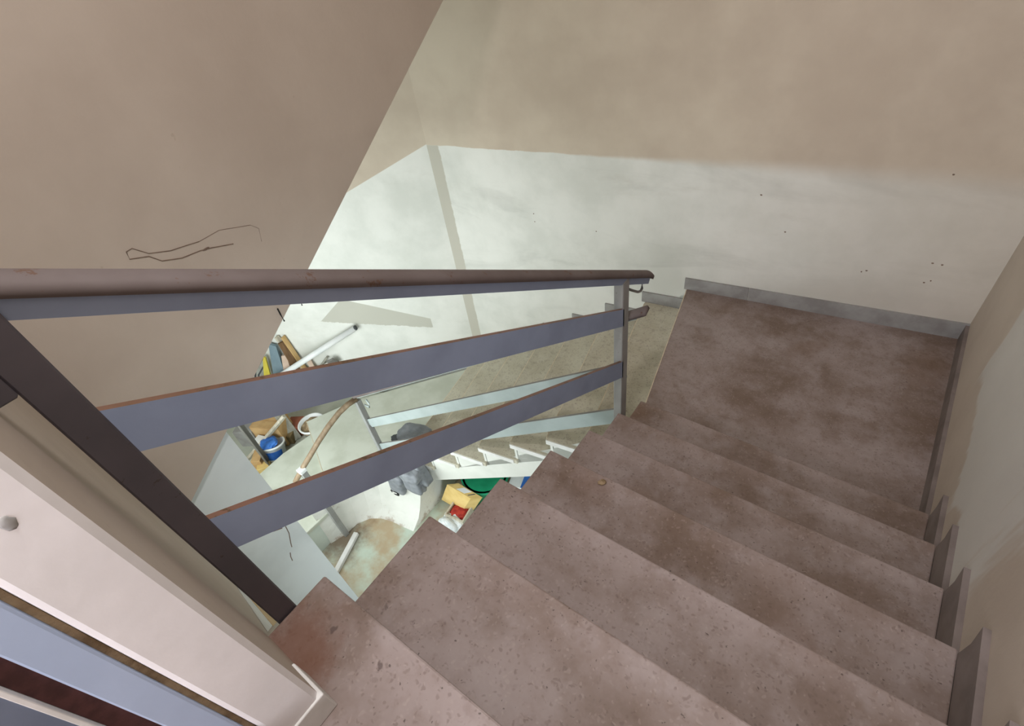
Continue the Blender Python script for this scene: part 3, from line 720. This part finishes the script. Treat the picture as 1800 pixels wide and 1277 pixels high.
# tall yellow box leaning back with a white label
yb = thing('cardboard_box', (-2.45, 1.62, ZF), 'tall yellow cardboard box with a white label under the middle steps', 'box')
P = [(785, 853), (806, 849), (850, 876), (830, 897), (794, 876)]
tl, tr_ = atZ((806, 850), -4.06), atZ((848, 875), -4.06); bl, brr = atZ((795, 877), -4.36), atZ((832, 898), -4.36)
dv = atZ((786, 852), -4.06) - tl
link('body', loft(new(), [bl, brr, tr_, tl], [bl + dv, brr + dv, tr_ + dv, tl + dv]), 'yellow_card', yb)
def lerp(a, b, f): return a + (b - a) * f
def quad(u, v): return lerp(lerp(bl, brr, u), lerp(tl, tr_, u), v)
nn = (brr - bl).cross(tl - bl).normalized(); nn = nn if nn.dot(quad(.5, .5)) < 0 else -nn
def top_pt(u, v): return lerp(tl, tr_, u) + dv * v
for nm, mt, q4 in (('label', 'white_gloss', ((.30, .12), (.62, .10), (.66, .86), (.34, .90))), ('tape', 'dark_cloth', ((.74, .15), (.79, .15), (.81, .8), (.77, .8)))):
    L4 = [top_pt(*q_) for q_ in q4]
    link(nm, loft(new(), [p + Vector((0, 0, .0005)) for p in L4], [p + Vector((0, 0, .002)) for p in L4]), mt, yb)
pb = link('plastic_bag', blob(new(), atZ((796, 919), -4.36), (.12, .10, .07), 51, .4, 4), 'pale_plastic', smooth=False)
tag(pb, 'crumpled white plastic bag beside the small wooden crate', 'bag')
gt = thing('tub', atZ((846, 848), -4.05), 'green plastic tub half hidden under the middle steps', 'tub')
gc = atZ((853, 836), -4.1); gc.z = ZF
gt.location = gc + Vector((0, 0, ZO))
link('body', lathe(new(), [(.02, .0), (.16, 0), (.20, .34), (.215, .345), (.215, .36), (.195, .36), (.155, .02), (.02, .02)], gc, n=28), 'green_plastic', gt, True)
link('rim', lathe(new(), [(.205, .335), (.228, .335), (.228, .36), (.205, .36)], gc, n=28), 'green_plastic', gt, True)
bc = atZ((918, 846), -4.1); bc.z = ZF
cb = thing('carton', bc, 'blue and white printed carton deep under the middle steps', 'carton')
link('body', rot_box(new(), bc + Vector((0, 0, .17)), (.22, .16, .34), (1, .3, 0), (-.3, 1, 0)), 'white_gloss', cb)
link('blue_print', rot_box(new(), bc + Vector((.06, .02, .342)), (.11, .162, .004), (1, .3, 0), (-.3, 1, 0)), 'blue_plastic', cb)
link('blue_print', rot_box(new(), bc + Vector((.07, -.06, .20)), (.10, .012, .24), (1, .3, 0), (-.3, 1, 0)), 'blue_plastic', cb)

# ------------------------------------------------------------------ junk heap beside the winder steps
def at_w(p, off): return atP(p, LN, CORN + LN * off)      # point on a plane parallel to the left wall, off metres in front
def ground(p, q, up=.02):
    """lower end p of a leaning thing carried on down the line q-p until it stands on the storage floor"""
    d = p - q
    return q + d * max(1.0, (ZJ + up - q.z) / d.z) if d.z < -.02 else p
def leaning_panel(b0, b1, t0, t1, th, mat, label):
    b0, b1 = ground(b0, t0, .004), ground(b1, t1, .004); A = [b0, b1, t1, t0]
    return tag(link('panel', loft(new(), A, [v + LN * th for v in A]), mat), label, 'panel')
def plank(name, p, q, w, th, mat, label, cat, side=None, grp=None, bev=.003):
    p = ground(Vector(p), Vector(q), .5 * th)
    return tag(link(name, bevel(beam(new(), p, q, w, th, side), bev, 1), mat), label, cat, grp)
a = atZ((476, 824), ZJ); b = Vector((a.x, a.y, -3.35))
post = thing('steel_upright', a, 'upright grey steel angle bar standing at the edge of the junk heap', 'bar')
link('web', box(new(), (a.x - .03, a.y - .004, ZJ), (a.x + .03, a.y + .004, -3.3)), 'rod', post)
link('flange', box(new(), (a.x - .03, a.y + .004, ZJ), (a.x - .022, a.y + .05, -3.3)), 'rod', post)
# leaning planks
q = atX((500, 732), -4.36); p = atZ((436, 807), ZJ + .022)
plank('plank', p, q, .045, .03, 'wood_pale', 'thin pale plank leaning across the blue-labelled bucket', 'plank', (.25, .97, 0))
p = atZ((521, 770), ZJ + .03); q = p + Vector((-.18, .02, .42))
plank('plank', p, q, .10, .025, 'wood_grey', 'wide weathered grey board leaning behind the rubble bucket', 'plank', (.28, .96, 0))
# boxes
def carton(c, dims, ax, mat, label, name='cardboard_box', cat='box', lid=True):
    c = Vector(c); e = thing(name, (c.x, c.y, ZJ), label, cat); ax = Vector(ax).normalized(); ay = Vector((-ax.y, ax.x, 0))
    link('body', bevel(rot_box(new(), c, dims, ax, ay), .004, 1), mat, e)
    if lid:
        top = c + Vector((0, 0, dims[2] / 2 + .003))
        link('flap', rot_box(new(), top + ay * dims[1] * .26 + Vector((0, 0, .004)), (dims[0] * .98, dims[1] * .47, .004), ax, ay + Vector((0, 0, .08))), mat, e)
        link('flap', rot_box(new(), top - ay * dims[1] * .26 + Vector((0, 0, .004)), (dims[0] * .98, dims[1] * .47, .004), ax, ay - Vector((0, 0, .08))), mat, e)
    return e
c = atZ((475, 745), -4.0); carton((c.x, c.y, (ZJ - 3.95) / 2), (.34, .22, .28), (.9, .45, 0), 'cardboard', 'large tan cardboard box in the middle of the junk heap')
c = atZ((502, 762), -4.15); carton((c.x, c.y, ZJ + .06), (.20, .16, .12), (.8, .5, 0), 'olive_card', 'small olive-brown box in front of the grey board', lid=False)
c = atZ((521, 744), -4.12); carton((c.x, c.y, ZJ + .07), (.18, .16, .14), (.8, .5, 0), 'red_card', 'rust-red box wedged beside the rubble bucket', lid=False)
c = atZ((453, 803), -4.12); carton((c.x, c.y, ZJ + .07), (.10, .16, .14), (.7, .6, 0), 'cardboard', 'small brown carton behind the steel upright', lid=False)
c = atZ((462, 818), -4.16); carton((c.x, c.y, ZJ + .04), (.13, .10, .08), (.6, .7, 0), 'yellow_card', 'little yellow carton at the foot of the steel upright', lid=False)
c = atZ((436, 752), -4.05); carton((c.x, c.y, ZJ + .12), (.22, .22, .24), (.8, .5, 0), 'skirting', 'grey box behind the tan cardboard box', lid=False)
# buckets
def bucket(c, r, h, label, axis=(0, 0, 1), fill=None, body='white_gloss'):
    c = Vector(c); e = thing('bucket', (c.x, c.y, ZJ), label, 'bucket'); ax = Vector(axis).normalized()
    link('body', lathe(new(), [(.01, 0), (r * .8, 0), (r, h), (r * 1.05, h), (r * 1.05, h * .93), (r * 1.07, h * .93), (r * 1.07, h * 1.02), (r * .95, h * 1.02), (r * .76, .01), (.01, .01)], c, ax, 26), body, e, True)
    if fill: link('contents', blob(new(), c + ax * h * .80, (r * .86, r * .86, h * .2), 61, .35, 3), fill, e, False)
    s = ax.orthogonal().normalized(); pts = [c + ax * (h * .95 - math.sin(t) * r * .9) + (s * math.cos(t) + ax.cross(s) * math.sin(t) * .65) * r * 1.1 for t in [math.pi * i / 12 for i in range(13)]]
    link('handle', tube(new(), pts, .004, 6), 'rod', e)
    return e
c = atZ((546, 742), -4.0); c.z = ZJ
bucket(c, .135, .22, 'white bucket full of brown rubble beside the winder steps', fill='debris')
c = atZ((478, 792), -4.10); c.z = ZJ
e = bucket(c, .12, .20, 'white bucket with a blue label standing in the junk heap', axis=(-.15, .25, 1))
bm = new(); rings = []
axv = Vector((-.15, .25, 1)).normalized(); rot = Vector((0, 0, 1)).rotation_difference(axv).to_matrix()
for zz in (.05, .15):
    rr = .12 * (.8 + .2 * zz / .2) + .0025
    rings.append([bm.verts.new(c + rot @ Vector((rr * math.cos(t), rr * math.sin(t), zz))) for t in [math.radians(-130 + 9 * i) for i in range(17)]])
for i in range(16): bm.faces.new([rings[0][i], rings[0][i + 1], rings[1][i + 1], rings[1][i]])
bmesh.ops.solidify(bm, geom=list(bm.faces), thickness=.002)
link('label', bm, 'blue_plastic', e)
tag(link('plastic_sheet', blob(new(), c + Vector((-.02, .02, .22)), (.09, .08, .04), 71, .45, 3), 'blue_plastic'), 'crumpled bright blue plastic sheet stuffed in the white bucket', 'sheet')
c = atZ((456, 773), -4.05); carton((c.x, c.y, ZJ + .10), (.10, .10, .2), (.9, .3, 0), 'white_gloss', 'white paper packet leaning beside the blue-labelled bucket', 'paper_packet', 'packet', False)
c = atZ((486, 806), ZJ); c.z = ZJ
tag(link('metal_bowl', lathe(new(), [(.02, 0), (.08, 0), (.09, .05), (.08, .05), (.07, .01), (.02, .01)], c, n=18), 'rod'), 'small grey metal bowl beside the blue-labelled bucket', 'bowl')
# upper heap leaning on the wall
p, q = at_w((474, 673), .24), at_w((624, 577), .05)
pipe = thing('pipe', p, 'long grey-white plastic pipe leaning up against the angled wall', 'pipe')
p = ground(p, q, .035); bm = sweep(new(), [p, lerp(p, q, .5), q], circ(.032, 14)); link('tube', bm, 'white_gloss', pipe, True)
dq = (q - p).normalized(); link('dark_end', sweep(new(), [q, q + dq * .012], circ(.026, 14)), 'dark_cloth', pipe)
p, q = at_w((530, 668), .14), at_w((592, 634), .04)
plank('plank', p, q, .085, .02, 'white_trim', 'short white board with a grey end lying below the long pipe', 'board', (.3, -.2, 1))
tag(link('steel_offcut', bevel(beam(new(), lerp(p, q, .84) + Vector((.02, -.02, .03)), q + Vector((.03, -.02, .035)), .10, .022, (.3, -.2, 1)), .002, 1), 'rod'), 'grey metal offcut at the tip of the white board', 'offcut')
leaning_panel(at_w((484, 668), .10), at_w((503, 655), .10), at_w((474, 603), .03), at_w((487, 606), .03), .03, 'teal_board', 'grey-blue panel leaning in the junk heap')
leaning_panel(at_w((466, 672), .14), at_w((480, 671), .14), at_w((463, 626), .06), at_w((468, 628), .06), .02, 'yellow', 'thin yellow-edged sheet standing left of the grey-blue panel')
leaning_panel(at_w((503, 668), .14), at_w((519, 664), .14), at_w((496, 624), .07), at_w((504, 622), .07), .025, 'pink_board', 'pinkish board standing right of the grey-blue panel')
plank('plank', at_w((545, 668), .09), at_w((486, 592), .03), .05, .03, 'wood_pale', 'pale plank leaning on the wall above the heap', 'plank')
plank('plank', at_w((535, 672), .13), at_w((494, 602), .06), .07, .03, 'wood_brown', 'dark brown plank leaning behind the pinkish board', 'plank')
plank('plank', at_w((540, 655), .06), at_w((497, 592), .035), .05, .02, 'wood_tan', 'tan strip of wood leaning closest to the angled wall', 'plank')
plank('plank', at_w((560, 668), .09), at_w((540, 628), .03), .05, .02, 'pink_board', 'short pinkish offcut leaning under the long pipe', 'board')
plank('plank', at_w((546, 668), .05), at_w((575, 628), .03), .03, .02, 'wood_grey', 'short grey batten crossing behind the long pipe', 'batten')
for i, (pa, pb_) in enumerate((((448, 676), (462, 630)), ((440, 676), (450, 648)), ((455, 678), (466, 640)))):
    a, b = at_w(pa, .16), at_w(pb_, .08); mid_ = (a + b) / 2 + LD * .04
    tag(link('cable_coil', tube(new(), [ground(a, b, .01), a, mid_, b], .009, 7), 'dark_cloth', smooth=True), ('dark loose cable rising highest at the left of the heap', 'short dark cable furthest left in the heap', 'dark cable lying against the yellow-edged sheet')[i], 'cable', 'loose cables')

# wires sticking out below the slanting edge of the beige wall
wr = thing('wire', atX((492, 560), XP - .06), 'thin dark wire ends poking out under the slanting beige wall', 'wire')
for a in ([(488, 543), (493, 553), (500, 565)], [(525, 528), (529, 532), (531, 537)]):
    link('strand', tube(new(), [atX(p, XP + .005) for p in a], .003, 6), 'black', wr)
